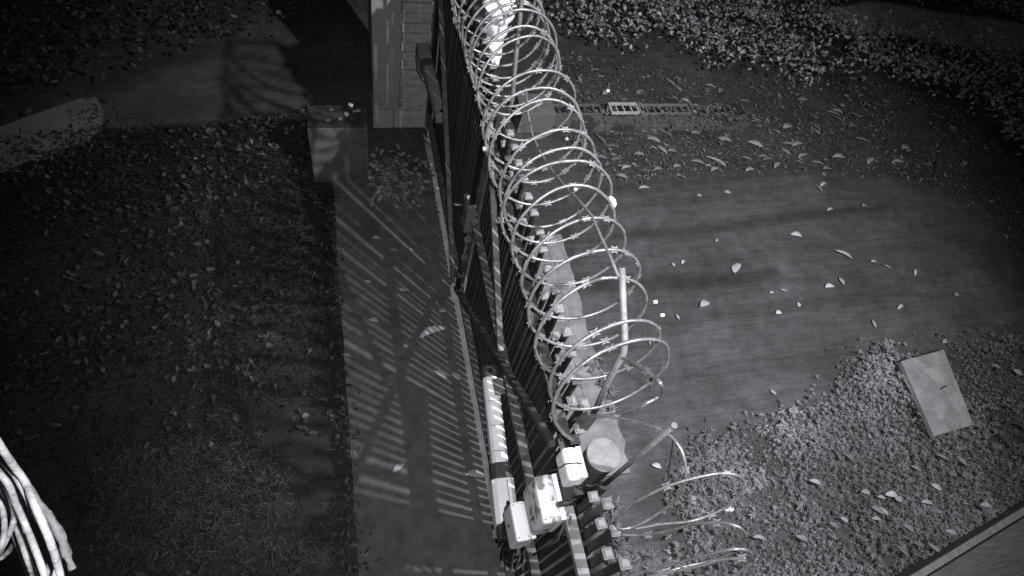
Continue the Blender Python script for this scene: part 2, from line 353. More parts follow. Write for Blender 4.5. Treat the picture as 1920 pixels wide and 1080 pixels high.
# lawn left: soft blades and broad debris
x, y = sample(Z_LAWN, 4200); c = nzv(x, y, 1.4, 8); k = (c + U_(-.5, .5, len(x))) > -.12; x, y = x[k], y[k]; n = len(x)
near = np.clip((x + 3.2) / 3.0, .35, 1)
tag(leaves('grass', np.stack([x, y, U_(-.03, .0, n)], -1), U_(.03, .09, n), U_(.003, .007, n), U_(0, 6.28, n), U_(.1, .9, n), U_(.016, .04, n) * np.clip(.85 + 2.0 * nzv(x, y, .7, 30), .25, 2.2) * (1 + 1.0 * (y < 1.75) * (x > -1.8)), M_LEAF), 'dark short grass left of the concrete path', 'grass', kind='stuff')
x, y = sample(Z_LAWN, 330); c = nzv(x, y, 1.2, 21); k = (c + U_(-.35, .35, len(x)) + .2 * (x > -1.5) - .6 * (y < 1.6)) > .02; x, y = x[k], y[k]; n = len(x)
y -= 0; T = np.clip(.8 + 2.0 * nzv(x, y, .7, 30), .25, 2.2) * U_(.018, .045, n) * (1 + 1.6 * (U_(0, 1, n) > .93))
tag(leaves('leaf_litter', np.stack([x, y, U_(.005, .05, n)], -1), U_(.025, .075, n), U_(.02, .045, n), U_(0, 6.28, n), RNG.normal(.1, .35, n), T, M_LEAF, roll=RNG.normal(0, .4, n)), 'fallen leaves and weeds lying in the dark grass beside the path', 'leaf litter', kind='stuff')
# debris caught along the edge of the path and on the kerb
n = 420; x = RNG.normal(-.13, .05, n); y = U_(.3, 3.9, n); k = nzv(x * 0, y, 1.5, 33) + U_(-.3, .5, n) > 0; x, y = x[k], y[k]; n = len(x)
tag(leaves('leaf_litter', np.stack([x, y, U_(.002, .02, n)], -1), U_(.02, .06, n), U_(.012, .03, n), U_(0, 6.28, n), RNG.normal(.1, .3, n), U_(.02, .10, n), M_LEAF, roll=RNG.normal(0, .5, n)), 'leaves caught along the left edge of the concrete path', 'leaf litter', kind='stuff')
n = 260; x = 2.4 + 2.5 * np.sqrt(U_(0, 1, n)); y = U_(4.76, 5.0, n); tag(leaves('leaf_litter', np.stack([x, y, U_(.045, .06, n)], -1), U_(.02, .07, n), U_(.012, .03, n), U_(0, 6.28, n), RNG.normal(.1, .3, n), U_(.03, .13, n), M_LEAF, roll=RNG.normal(0, .5, n)), 'crumbled leaves covering the right end of the drain kerb', 'leaf litter', kind='stuff')
n = 260; u_ = U_(0, 1, n); ex = [G(192, 205), G(165, 260), G(100, 285), G(0, 318), G(-100, 340)]
x = np.array([ex[min(int(a * 4), 3)].lerp(ex[min(int(a * 4), 3) + 1], a * 4 % 1).x for a in u_]) + RNG.normal(0, .09, n); y = np.array([ex[min(int(a * 4), 3)].lerp(ex[min(int(a * 4), 3) + 1], a * 4 % 1).y for a in u_]) + RNG.normal(0, .09, n)
tag(leaves('leaf_litter', np.stack([x, y, U_(.014, .03, n)], -1), U_(.02, .06, n), U_(.012, .03, n), U_(0, 6.28, n), RNG.normal(.1, .3, n), U_(.03, .10, n), M_LEAF), 'leaves spilling over the edge of the footpath end coloured as lit', 'leaf litter', kind='stuff')
# leaves heaped against the far pillar, on the path
x = RNG.normal(.5, .2, 330); y = RNG.normal(4.12, .2, 330); k = (x > .22) & (x < .86) & (y < 4.8); x, y = x[k], y[k]; n = len(x)
tag(leaves('leaf_heap', np.stack([x, y, U_(.0, .04, n)], -1), U_(.03, .09, n), U_(.02, .045, n), U_(0, 6.28, n), RNG.normal(.05, .3, n), U_(.05, .22, n), M_LEAF, roll=RNG.normal(0, .4, n)), 'heap of fallen leaves on the path in front of the brick pillar', 'leaf litter', kind='stuff')

# individual fallen leaves
def leaf_obj(p, L, W, yaw, T, label, group=None, curl=.1, tilt=.08):
    me = bpy.data.meshes.new('fallen_leaf'); N = 7; vs = []; fs = []
    for i in range(N):
        t = i / (N - 1); wd = W * .5 * math.sin(math.pi * min(max(t, .03), .97)) ** .7; zz = L * (-curl * (t - .5) ** 2 * 2 + curl * .5)
        bend = L * .12 * math.sin(t * 3 + yaw)
        for j, s in enumerate((-1, 0, 1)): vs.append(((t - .5) * L, bend + s * wd, zz + (.22 * wd if s else 0) + .006))
    for i in range(N - 1):
        for j in range(2): a = i * 3 + j; fs.append((a, a + 1, a + 4, a + 3))
    vs.append((-.5 * L - .02, bend * 0, .008)); fs.append((0, 1, len(vs) - 1)); fs.append((1, 2, len(vs) - 1))
    o = tonemesh('fallen_leaf', vs, fs, np.full(len(vs), T), M_LEAF)
    sm = o.modifiers.new('thickness', 'SOLIDIFY'); sm.thickness = .0015
    o.location = p; o.rotation_euler = (RNG.normal(0, .12), tilt, yaw); return tag(o, label, 'leaf', group)
def lf(px, py, Lp, Wp, ang, T, label, group=None, h=0):
    p = G(px, py, h); p.z = (gh(p.x, p.y) if h == 0 else h) + .014
    if -.1 < p.x < 1.0 and p.y < 4.2: p.z = .005
    elif 1.5 < p.x < 2.0 and p.y < 3.3: p.z = .018
    sc = (p - Vector((0, 0, CAMH))).length / F
    return leaf_obj(p, Lp * sc * .92, Wp * sc * .95 * random.uniform(.75, 1.1) * 1.0, math.radians(-ang), T * .85, label, group)
lf(1557, 537, 22, 10, 0, .62, 'pale oval leaf alone on bare earth left of the dark right edge')
lf(1323, 570, 26, 14, -20, .38, 'crumpled pale leaf on bare earth beside the shallow rut')
lf(1384, 500, 30, 14, -60, .42, 'curled upright leaf standing above the rut in the bare earth')
lf(1494, 440, 24, 10, 20, .5, 'split pale leaf lying highest on the open bare earth')
lf(1584, 476, 34, 9, 45, .5, 'long narrow leaf lying slantwise right of the split pale leaf')
lf(1461, 801, 18, 8, 0, .75, 'small white leaf at the top edge of the star leaved ground cover')
lf(1232, 874, 20, 13, 35, .5, 'pale oval leaf right of the round post top')
lf(1366, 957, 24, 12, 15, .65, 'white oval leaf under the loose wire loops')
lf(1300, 942, 34, 18, 30, .3, 'broad grey leaf lying inside the first loose wire loop')
lf(1461, 586, 14, 8, 0, .6, 'tiny white leaf below the pale oval leaf')
lf(1696, 729, 16, 10, -20, .65, 'white leaf against the left edge of the concrete lid')
lf(812, 626, 66, 17, -25, .40, 'long dry leaf on the path with a forked stalk end')
lf(826, 703, 30, 14, 55, .36, 'folded leaf on the path left of the gate motor')
lf(854, 706, 22, 12, 70, .34, 'small upright leaf nearest the gate foot on the path')
lf(748, 879, 30, 12, -40, .3, 'narrow leaf on the path low in the picket shadows')
lf(890, 893, 40, 20, 25, .32, 'broad pale leaf beside the white gate motor')
lf(705, 448, 15, 8, 10, .4, 'small pale leaf high on the path near the old block')
lf(1210, 349, 26, 7, -5, .45, 'thin pale leaf on the curved edge of the bare earth')
lf(1600, 36, 22, 12, -60, .5, 'large upright pale leaf among the shrubs')
for (px, py) in ((1290, 270), (1226, 262), (1240, 280), (1263, 284), (1310, 300), (1128, 262), (1150, 270), (1132, 294), (1118, 312), (1122, 323), (1150, 300), (1165, 332), (1337, 297), (1352, 300), (1400, 296), (1430, 292), (1445, 298), (1475, 283), (1500, 272), (1512, 296), (1534, 306), (1570, 292), (1480, 268), (1460, 308), (1405, 314), (1600, 240), (1620, 262), (1690, 300), (1570, 225), (1480, 240), (1300, 250), (1360, 262), (1275, 308), (1238, 316), (1180, 312), (1095, 262), (1345, 318), (1550, 312), (1635, 300), (1700, 275), (1415, 272), (1195, 285)):
    lf(px + random.uniform(-5, 5), py + random.uniform(-4, 4), random.uniform(20, 32), random.uniform(7, 11), random.gauss(8, 28), random.uniform(.13, .36), 'pale narrow dry leaf in the leafy band between drain kerb and bare earth', 'dry leaves between the drain kerb and the bare earth')
for (px, py) in ((1270, 165), (1283, 190), (1300, 205), (1330, 160), (1258, 150), (1355, 168), (1200, 172), (1240, 130), (1350, 200), (1220, 200), (1400, 190), (1120, 130), (1140, 175), (1510, 185), (1560, 215), (1575, 205), (1085, 150), (1620, 150)):
    lf(px + random.uniform(-5, 5), py + random.uniform(-4, 4), random.uniform(16, 26), random.uniform(6, 9), random.gauss(15, 35), random.uniform(.2, .4), 'pale narrow dry leaf on the soil between drain grates and shrubs', 'dry leaves behind the drain grates')
for (px, py) in ((1264, 494), (1282, 490), (1448, 548), (1272, 592), (1345, 450), (1470, 545), (1500, 570), (1640, 606), (1690, 575), (1545, 345), (1536, 352), (1622, 385), (1558, 392), (1580, 525), (1718, 510), (1665, 500), (1795, 552), (1776, 640), (1365, 360), (1312, 365), (1640, 490), (1450, 735), (1220, 640)):
    lf(px, py, random.uniform(9, 18), random.uniform(5, 8), random.uniform(0, 180), random.uniform(.25, .5), 'small pale leaf scattered on the open bare earth', 'small leaves scattered on the bare earth')
for (px, py) in ((1650, 935), (1668, 930), (1682, 938), (1655, 960), (1643, 958), (1640, 975), (1715, 880), (1752, 915), (1845, 950), (1780, 1000), (1700, 990), (1690, 1035), (1560, 985), (1580, 975), (1620, 925), (1735, 945), (1500, 1010), (1800, 865), (1765, 860), (1420, 1010), (1590, 860), (1525, 905), (1865, 690), (1905, 700), (1750, 1030)):
    lf(px, py, random.uniform(14, 26), random.uniform(7, 10), random.uniform(20, 80), random.uniform(.14, .42), 'pale dry leaf lying on the star leaved ground cover', 'dry leaves on the ground cover', h=.05)
for (px, py) in ((626, 335), (648, 333), (692, 335), (760, 318), (800, 343), (745, 352), (716, 350), (770, 470), (737, 471), (756, 546), (830, 585), (700, 602), (650, 668), (690, 530), (760, 650)):
    lf(px, py, random.uniform(10, 22), random.uniform(6, 10), random.uniform(-20, 40), random.uniform(.16, .36), 'small dry leaf scattered on the concrete path', 'leaves scattered on the concrete path')

ORD = ['leftmost'] + [w + ' from the left' for w in 'second third fourth fifth sixth seventh eighth ninth tenth eleventh twelfth thirteenth fourteenth fifteenth sixteenth'.split()]
def single_out(glabel, group, rowname, key=lambda o: o.location.y, rows=3, names=('farthest', 'middle', 'nearest')):
    L_ = sorted([o for o in bpy.data.objects if o.get('group') == group], key=lambda o: -o.location.y); n = len(L_); k = -(-n // rows)
    for r_ in range(rows):
        for i, o in enumerate(sorted(L_[r_ * k:(r_ + 1) * k], key=lambda o: o.location.x)):
            o['label'] = '%s, %s in the %s row' % (glabel, ORD[i], names[r_])
single_out('pale dry leaf between kerb and bare earth', 'dry leaves between the drain kerb and the bare earth', '')
single_out('dry leaf on ground cover', 'dry leaves on the ground cover', '')
single_out('small leaf on the bare earth', 'small leaves scattered on the bare earth', '')
single_out('small leaf on the concrete path', 'leaves scattered on the concrete path', '')
single_out('dry leaf behind the drain grates', 'dry leaves behind the drain grates', '', rows=2, names=('farther', 'nearer'))

# twig
t = thing('fallen_twig', G(1762, 300), 'thin bare twig sticking up from the soil near the right edge', 'twig')
build('stem', MB().tube([G(1752, 335, .0), G(1760, 300, .05), G(1775, 262, .12)], .006, 6), M_RAIL, t)
build('side_shoot', MB().tube([G(1760, 300, .05), G(1778, 315, .06)], .004, 5), M_RAIL, t)

# ------------------------------------------------------------------ drain, concrete pieces
kerb = thing('drain_kerb', (2.3, 4.85, 0), 'straight pale concrete kerb in front of the drain grates', 'kerb')
xx = 2.28
for i, l in enumerate((.62, .58, .70, .66)):
    build('kerb_stone', MB().box(xx, xx + l - .008, 4.79 + .003 * i, 4.965, -.08, .05 - .006 * i), M_KERB, kerb, bevel=.008); xx += l
build_ch = MB().box(2.28, 4.86, 4.975, 5.23, -.08, -.02)  # flat near-black box paints the shade of the void under the grates
tag(build('drain_shade_box', build_ch, mat('drain_void_shade', .02, .95)), kind='structure')
defs = [(2.30, .62, 'first metal drain grate next to the concrete block, half choked with leaves', .02, .12), (3.02, .36, 'short brightest drain grate tilted up beside the dark gap', .04, .42), (3.40, .66, 'longer drain grate filled with leaf litter right of the bright short one', .02, .16), (4.10, .56, 'last drain grate sunk under debris at the right end', .0, .10)]
for x, l, lab, z, tn in defs:
    mg = mat('grate_iron', tn, .6, var=.3, scale=20)
    gt = thing('drain_grate', (x, 5.0, z), lab, 'drain grate', 'drain grates in a row')
    fr = MB(); fr.box(x, x + l, 4.985, 5.005, z, z + .03); fr.box(x, x + l, 5.135, 5.155, z, z + .03); fr.box(x, x + .02, 5.006, 5.134, z, z + .03); fr.box(x + l - .02, x + l, 5.006, 5.134, z, z + .03)
    build('frame', fr, mg, gt)
    b0 = MB().box(-.007, .007, 5.006, 5.134, z + .004, z + .026)
    me = None; n = max(3, int(l / .09))
    for i in range(1, n):
        bx = x + l * i / n + random.uniform(-.008, .008)
        if me is None: bo = build('bar', b0, mg, gt, org=(0, 0, 0)); me = bo.data; bo.location = Vector((bx, 0, 0)) - gt.location
        else: share('bar', me, Vector((bx, 0, 0)) - gt.location, gt)
n = 90; tag(leaves('leaf_litter', np.stack([U_(2.3, 4.7, n), U_(5.0, 5.14, n), U_(0.0, .05, n)], -1), U_(.04, .09, n), U_(.02, .035, n), U_(0, 6.28, n), RNG.normal(0, .3, n), U_(.06, .2, n), M_LEAF), 'dead leaves caught in the bars of the drain grates', 'leaf litter', kind='stuff')
# concrete block at the drain head
cb = MB(); a = G(969, 251); b = G(1038, 241); c_ = G(1035, 200, .22); d_ = G(957, 205, .22)
cb.box(1.86, 2.27, 4.78, 5.12, -.05, .24, top=.94)
tag(build('concrete_block', cb, mat('drain_block', .12, .9, var=.2, spots=(6, .6, .2)), bevel=.012), 'grey concrete block at the head of the drain, behind the razor wire', 'concrete block')
# concrete lid with a handle
lid = thing('concrete_slab', G(1757, 737), 'pale tilted concrete lid with a small handle lying in the ground cover', 'concrete slab')
cs = [G(1690, 677, .08), G(1770, 655, .06), G(1826, 796, .06), G(1752, 818, .10)]
mb = MB(); q = [c + Vector((0, 0, .0)) for c in cs]
for c in q: mb.v.append((c.x, c.y, c.z - .055))
for c in q: mb.v.append((c.x, c.y, c.z))
mb.f = [(0, 1, 2, 3), (7, 6, 5, 4), (0, 4, 5, 1), (1, 5, 6, 2), (2, 6, 7, 3), (3, 7, 4, 0)]
build('slab', mb, M_SLAB, lid, bevel=.006)
hc = G(1768, 727, .085)
build('handle', MB().tube([hc + Vector((-.035, -.01, -.02)), hc + Vector((-.03, -.008, .012)), hc + Vector((.03, .008, .012)), hc + Vector((.035, .01, -.02))], .006, 8), M_IRON, lid)
shadow = MB().prism([(c.x - .022, c.y + .022) for c in cs][::-1], -.06, .030)  # black prism offset behind the lid, stands in for its gap shadow
tag(build('lid_gap_shadow', shadow, mat('gap_shadow_black', .012, .95)), 'painted dark gap shadow along the edges of the concrete lid', 'shadow')
# round rim near the right edge
rc = G(1908, 825); rr = MB(); seg = 30
rr.tube([(rc.x + .16 * math.cos(2 * math.pi * i / seg), rc.y + .16 * math.sin(2 * math.pi * i / seg), .03) for i in range(seg + 1)], .02, 8)
tag(build('drain_ring', rr, mat('dark_rim', .04, .8)), 'dark round rim half buried in the ground cover at the right edge', 'drain rim')
# ledge in the lower right corner
p0 = G(1690, 1092, .30); p1 = G(1960, 928, .30); d = (p1 - p0).normalized(); nrm = Vector((d.y, -d.x, 0)).normalized()
_mp = [q for q in M_WOOD.node_tree.nodes if q.type == 'MAPPING'][0]; _mp.inputs['Rotation'].default_value[2] = -math.atan2(d.y, d.x); _mp.inputs['Scale'].default_value = (1, 12, 1)
led = thing('board_ledge', p0, 'weathered pale ledge of two boards crossing the lower right corner', 'ledge')
a0 = p0 - d * .6; a1 = p1 + d * .8
for k, (o0, wd, z) in enumerate(((.0, .05, -.03), (.056, .30, 0), (.362, .4, .004))):
    bb = MB(); q = [a0 + nrm * o0, a1 + nrm * o0, a1 + nrm * (o0 + wd), a0 + nrm * (o0 + wd)]
    bb.prism([(v.x, v.y) for v in q][::-1], .02, .30 + z); o = build('board', bb, M_WOOD if k else M_MORT, led, bevel=.006)

# ------------------------------------------------------------------ far brick pillar and low blocks
PY = 4.89
pil = thing('brick_pillar', (.59, PY + .2, 0), 'tall pale brick pillar with plastered left half carrying the far gate', 'pillar')
build('core', MB().box(.345, .845, PY + .02, PY + .45, 0, 2.55), M_MORT, pil)
build('plaster_face', MB().box(.33, .585, PY - .004, PY + .46, .205, 2.56), M_PLAST, pil, bevel=.006)
for x0, x1 in ((.325, .53), (.536, .855)): build('plinth_stone', MB().box(x0, x1, PY - .018, PY + .3, -.02, .198), M_BRICK, pil, bevel=.008)
me = None; z = .21; i = 0
while z < 2.5:
    x0 = .592 + (.0 if i % 2 else .012)
    bo = build('brick', MB().box(x0, .858 + random.uniform(-.006, .006), PY - random.uniform(.004, .014), PY + .22, z, z + .088), M_BRICK, pil, bevel=.01); z += .1; i += 1
hp = thing('hinge_post', (.885, 4.74, 0), 'slim grey steel hinge post beside the brick pillar', 'post')
build('post_tube', MB().box(.865, .905, 4.72, 4.77, 0, 2.3), M_ARM, hp, bevel=.003)
build('edge_plate', MB().box(.861, .8645, 4.775, 4.875, 0, 1.9), M_PLAST, hp)
blk = thing('low_block', (0, 4.28, 0), 'low concrete block with dead leaves on its dark top, in front of the pillar', 'concrete block')
build('block_body', MB().box(-.285, .225, 4.15, 4.42, -.04, .66), mat('old_plaster', .10, .9, var=.35, scale=6, bump=.5, spots=(5, .5, .07)), blk, bevel=.012)
build('mossy_top', MB().box(-.275, .215, 4.16, 4.41, .6605, .70), mat('moss', .035, .95, var=.6, scale=25, bump=.9), blk, bevel=.012)
for px, py, tn in ((657, 198, .5), (666, 211, .4), (672, 208, .34), (650, 215, .24), (622, 207, .16), (614, 228, .16), (637, 225, .15)):
    p = G(px, py, .71); leaf_obj(p, .05, .045, random.uniform(0, 6), tn, 'leaf on the dark top of the low concrete block', 'leaves on top of the low block')
single_out('leaf on top of the low block', 'leaves on top of the low block', '', rows=2, names=('far', 'front'))

# ------------------------------------------------------------------ gate leaves and fence
GX = .90; PITCH = .057; PW = .037
def dressed_picket(h, short):
    mb = MB().box(-.007, .007, -.0172, .0172, 0, h) if not short else MB().box(-.010, .010, -.0165, .0165, 0, h); me = bpy.data.meshes.new('picket'); me.from_pydata(mb.v, [], mb.f); me.materials.append(M_BLACK)
    return me
ME_CAP = bpy.data.meshes.new('cap'); mb = MB().box(-.021, .021, -.021, .021, 0, .012, top=1.0); mb.box(-.019, .019, -.019, .019, .0125, .02, top=.7); ME_CAP.from_pydata(mb.v, [], mb.f); ME_CAP.materials.append(M_CAP)
PM = {}
def pickets(root, y0, y1, z0, X=GX, phase=0, ztop=0.0):
    y = y0; i = phase
    while y <= y1 + 1e-6:
        h = (2.12 if i % 2 == 0 else 2.27) + ztop; key = (round(z0, 3), round(h, 3), ztop)
        if key not in PM: PM[key] = dressed_picket(h - z0, ztop != 0)
        dx = random.gauss(0, .0015)
        p = share('picket', PM[key], Vector((X + dx, y, z0)) - root.location, root, (random.gauss(0, .0025), random.gauss(0, .002), random.gauss(0, .03)))
        share('cap', ME_CAP, (0, 0, h - z0 + .0005), p, (0, 0, random.gauss(0, .03)))
        y += PITCH; i += 1
def rail(root, a, b, wv=.05, hv=.038, name='rail', mt=None): return build(name, MB().bar(a, b, wv, hv), mt or M_RAIL, root)
RX = GX - .043
# far leaf: hinge at y 4.66, meets at 2.74
fl = thing('gate_leaf', (GX, 4.68, 0), 'far black picket leaf of the double gate, hinged at the brick pillar', 'gate', 'leaves of the double gate')
pickets(fl, 2.79, 4.66, .18)
rail(fl, (RX, 2.75, .32), (RX, 4.68, .32)); rail(fl, (RX, 2.75, 2.05), (RX, 4.68, 2.05), name='rail')
rail(fl, (RX - .04, 2.74, .24), (RX - .04, 4.60, 2.02), name='diagonal_brace', wv=.036, hv=.036)
rail(fl, (RX + .012, 2.735, .18), (RX + .012, 2.735, 2.15), wv=.045, hv=.045, name='stile', mt=M_BLACK); rail(fl, (RX + .012, 4.70, .18), (RX + .012, 4.70, 2.15), wv=.045, hv=.045, name='stile', mt=M_BLACK)
# near leaf
nl = thing('gate_leaf', (GX, .70, 0), 'near black picket leaf of the double gate, hinged at the round post', 'gate', 'leaves of the double gate')
pickets(nl, .755, 2.63, .18, phase=0)
rail(nl, (RX, .74, .32), (RX, 2.66, .32)); rail(nl, (RX, .74, 1.25), (RX, 2.66, 1.25)); rail(nl, (RX, .74, 2.03), (RX, 2.66, 2.03))
rail(nl, (RX - .040, 2.63, .33), (RX - .040, .76, 1.95), name='diagonal_brace', wv=.032, hv=.036)
rail(nl, (RX - .040, 2.60, 2.24), (RX - .040, 1.53, 1.37), name='half_brace', wv=.034, hv=.034, mt=mat('stripe_lit_dusty_paint', .10, .6, var=.5, scale=14, spots=(10, .58, .28)))  # brighter copy of the rail paint, light stripes put into its colour
rail(nl, (RX + .012, 2.682, .18), (RX + .012, 2.682, 2.15), wv=.045, hv=.045, name='stile', mt=M_BLACK); rail(nl, (RX + .012, .715, .18), (RX + .012, .715, 2.12), wv=.045, hv=.045, name='stile', mt=M_BLACK)
# lock on the meeting stile
lk = thing('gate_lock', (.80, 2.68, 1.25), 'old steel lock case with a bright bolt on the meeting edge of the gate', 'lock')
build('lock_case', MB().box(.775, .815, 2.63, 2.72, 1.16, 1.42), M_RAIL, lk, bevel=.006)
build('side_plate', MB().box(.79, .855, 2.60, 2.626, 1.12, 1.40), M_ARM, lk, bevel=.004)
build('handle', MB().tube([(.774, 2.69, 1.33), (.735, 2.69, 1.33), (.715, 2.70, 1.33)], .009, 8), M_GALV, lk)
build('keeper_knob', MB().tube([(.80, 2.66, 1.425), (.80, 2.66, 1.45)], .010, 10), M_WHITE, lk)
db = thing('drop_bolt', (.83, 2.60, .95), 'dark drop bolt rod hanging below the lock on the near gate leaf', 'bolt')
build('bolt_rod', MB().tube([(.83, 2.60, .35), (.83, 2.60, 1.10)], .014, 8), M_RAIL, db)
for z in (.55, .80, 1.02): build('guide', MB().box(.807, .853, 2.585, 2.615, z, z + .03), M_ARM, db, bevel=.003)
# round near post with cap
post = thing('round_post', (.93, .60, 0), 'thick black round steel post with a dusty round cap', 'post')
build('pipe', MB().tube([(.93, .60, -.02), (.93, .60, 2.235)], .067, 28), M_PIPE, post)
build('round_cap', MB().disc((.93, .60), .071, 2.236, 2.25, 36), M_LID, post, bevel=.003)
build('hinge_plate', MB().box(.825, .915, .69, .755, 2.02, 2.032), M_ARM, post, bevel=.002)
for z in (.45, 1.8): build('hinge', MB().tube([(.90, .69, z), (.90, .69, z + .12)], .018, 10), M_IRON, post)
for z in (1.5, 2.0): build('pipe_clamp', MB().disc((.93, .60), .0705, z, z + .03, 28), M_MOTD, post)
# fence panel towards the camera
fp = thing('fence_panel', (GX, .0, 0), 'black picket fence panel between the round post and the lower frame edge', 'fence')
pickets(fp, -1.06, .485, .12, phase=1, ztop=-.05)
rail(fp, (RX, -1.08, 1.82), (RX, .50, 1.82), mt=mat('pale_dusty_rail', .19, .65, var=.5, scale=12, spots=(8, .58, .1))); rail(fp, (RX, -1.08, .95), (RX, .50, .95)); rail(fp, (RX, -1.08, .22), (RX, .50, .22))
rail(fp, (RX + .012, .528, .1), (RX + .012, .528, 2.0), wv=.04, hv=.04, name='stile', mt=M_BLACK)

# ------------------------------------------------------------------ gate motors
def motor(y_rear, y_front, x_rear, x_front, label, bright, z=.95):
    d = Vector((x_front - x_rear, y_front - y_rear, 0)); Ltot = d.length; u = d.normalized(); s = Vector((-u.y, u.x, 0))
    t = thing('gate_motor', (x_rear, y_rear, z), label, 'gate motor', 'gate motors')
    base = Vector((x_rear, y_rear, z))
    def prof(a, b, w, h, name, mt, up=0, ch=.35):
        pr = [(-.5, -.5), (.5, -.5), (.5, .5 - ch * .7), (.5 - ch * .55, .5), (-.5 + ch * .55, .5), (-.5, .5 - ch * .7)]
        mb = MB(); n = len(pr)
        for q in (a, b):
            for i, j in pr: mb.v.append(tuple(base + u * q + s * (i * w) + Vector((0, 0, j * h + up))))
        mb.f = [tuple(range(n))[::-1], tuple(range(n, 2 * n))] + [(k, (k + 1) % n, n + (k + 1) % n, n + k) for k in range(n)]
        return build(name, mb, mt, t, bevel=.006)
    hm, rm = (M_MOTOR, M_MOTOR) if bright else (M_MOTG, M_MOTG)
    prof(-.0, .08, .115, .10, 'rear_end', M_MOTD)
    prof(.081, .335, .135, .12, 'motor_housing', hm)
    prof(.336, .43, .125, .112, 'collar', M_MOTD)
    prof(.431, .99, .10, .10, 'spindle_housing', rm)
    for q in (.50, .66, .82): build('casing_rib', MB().bar(base + u * q - s * .044 + Vector((0, 0, .0508)), base + u * q + s * .044 + Vector((0, 0, .0508)), .004, .0016), M_MOTG, t)
    fe = prof(.991, 1.07, .10, .095, 'front_end', M_MOTD if bright else M_MOTG)
    build('bolt_hole', MB().tube([base + u * 1.03 + Vector((0, 0, .048)), base + u * 1.03 + Vector((0, 0, .052))], .017, 12), M_PIPE, t)
    build('cover_seam', MB().bar(base + u * .07 + s * (.02 if s.x > 0 else -.02) + Vector((0, 0, .0605)), base + u * .32 + s * (.02 if s.x > 0 else -.02) + Vector((0, 0, .0605)), .004, .002), M_MOTD, t)
    return t, base, u
t, base, u = motor(.54, 1.62, .742, .822, 'white gate motor with a black collar on the near gate leaf', True)
build('front_bracket', MB().box(.815, .90, 1.39, 1.50, 1.005, 1.017).box(.84, .856, 1.39, 1.50, .9, 1.004), M_ARM, t)
build('rear_bracket', MB().box(.74, .92, .62, .68, .88, .895), M_IRON, t)
t, base, u = motor(5.02, 3.98, .79, .835, 'dull grey gate motor reaching from the brick pillar to the far leaf', False)
build('front_bracket', MB().box(.815, .90, 4.02, 4.10, .90, .912), M_IRON, t)
cbl = MB().tube([(.79, 4.98, .98), (.735, 4.9, 1.0), (.715, 4.78, .93), (.72, 4.66, .86), (.76, 4.60, .86)], .005, 6)
build('power_cable', cbl, M_RUB, t)
build('power_cable', MB().tube([(.78, 4.9, .95), (.74, 4.80, .9), (.745, 4.66, .8), (.78, 4.56, .82)], .004, 6), M_RUB, t)

# ------------------------------------------------------------------ junction boxes
def jbox(x0, x1, y0, y1, z0, z1, label, mt, extra=None, nm='junction_box'):
    t = thing(nm, ((x0 + x1) / 2, (y0 + y1) / 2, z0), label, 'junction box', 'white junction boxes on the round post')
    xs = x1 - .025
    build('lid', MB().box(x0, xs, y0, y1, z0, z1), mt, t, bevel=.017)
    build('box_body', MB().box(xs + .001, x1, y0 + .003, y1 - .003, z0 + .003, z1 - .003), M_WHITE, t, bevel=.004)
    for sx in (x0 + .014, xs - .014):
        for sy in (y0 + .018, y1 - .018): build('screw', MB().disc((sx, sy), .0035, z1 + .0005, z1 + .002, 10), M_ARM, t)
    return t
b1 = jbox(.775, .858, .53, .665, 2.075, 2.205, 'small bright white box tied to the post top with a thin cable', M_WHITE)
build('tie_cable', MB().tube([(.72, .60, 2.10), (.768, .598, 2.16), (.775, .596, 2.209), (.82, .592, 2.214), (.862, .585, 2.19), (.868, .56, 2.10), (.90, .52, 2.02)], .0035, 6), M_RAIL, b1)
b2_ = jbox(.715, .825, .435, .645, 1.62, 1.89, 'largest white box with a stained top and a cable gland, middle of the three', M_DIRTY)
build('cable_gland', MB().tube([(.80, .505, 1.885), (.80, .50, 1.915), (.84, .50, 1.93), (.875, .52, 1.92)], .013, 10), M_MOTD, b2_)
build('latch_slot', MB().box(.7115, .7145, .49, .50, 1.68, 1.76), M_RAIL, b2_)
b3 = jbox(.665, .765, .435, .625, 1.30, 1.52, 'lowest white box hanging under the stained one beside the motor', M_WHITE)
build('latch_slot', MB().box(.6615, .6645, .53, .54, 1.38, 1.43), M_RAIL, b3)
mbk = thing('mounting_bracket', (.84, .58, 1.3), 'black steel back plate holding the white boxes to the round post', 'bracket')
build('back_plate', MB().box(.828, .836, .50, .60, 1.25, 2.07).box(.8365, .866, .54, .58, 1.3, 1.34).box(.8365, .866, .54, .58, 1.8, 1.84), M_PIPE, mbk)
build('stand_off', MB().box(.766, .8275, .48, .52, 1.36, 1.40), M_PIPE, mbk)
cb = thing('cable_tangle', (.76, .55, 1.0), 'tangle of black cables hanging below the white boxes and motor end', 'cables')
random.seed(4)
for k in range(13):
    pts = []; x, y, z = .70 + random.uniform(-.02, .09), random.uniform(.50, .66), random.uniform(1.2, 1.33)
    for j in range(9):
        pts.append((x, y, z)); x = min(max(x + random.gauss(.0, .018), .69), .84); y += random.gauss(-.012, .03); z -= random.uniform(.02, .07)
    sp = []
    for i in range(len(pts) - 1):
        for f in (0, .5): sp.append(Vector(pts[i]).lerp(Vector(pts[i + 1]), f))
    build('cable', MB().tube(sp, .0045 + .002 * random.random(), 6), M_RUB if k % 3 else M_ARM, cb)
for a, b in (((.845, .47, 1.88), (.80, .40, 1.25)), ((.83, .44, 1.93), (.845, .43, 1.5))):
    build('cable', MB().tube([a, (Vector(a) + Vector(b)) / 2 + Vector((.03, -.03, 0)), b], .006, 6), M_ARM, cb)

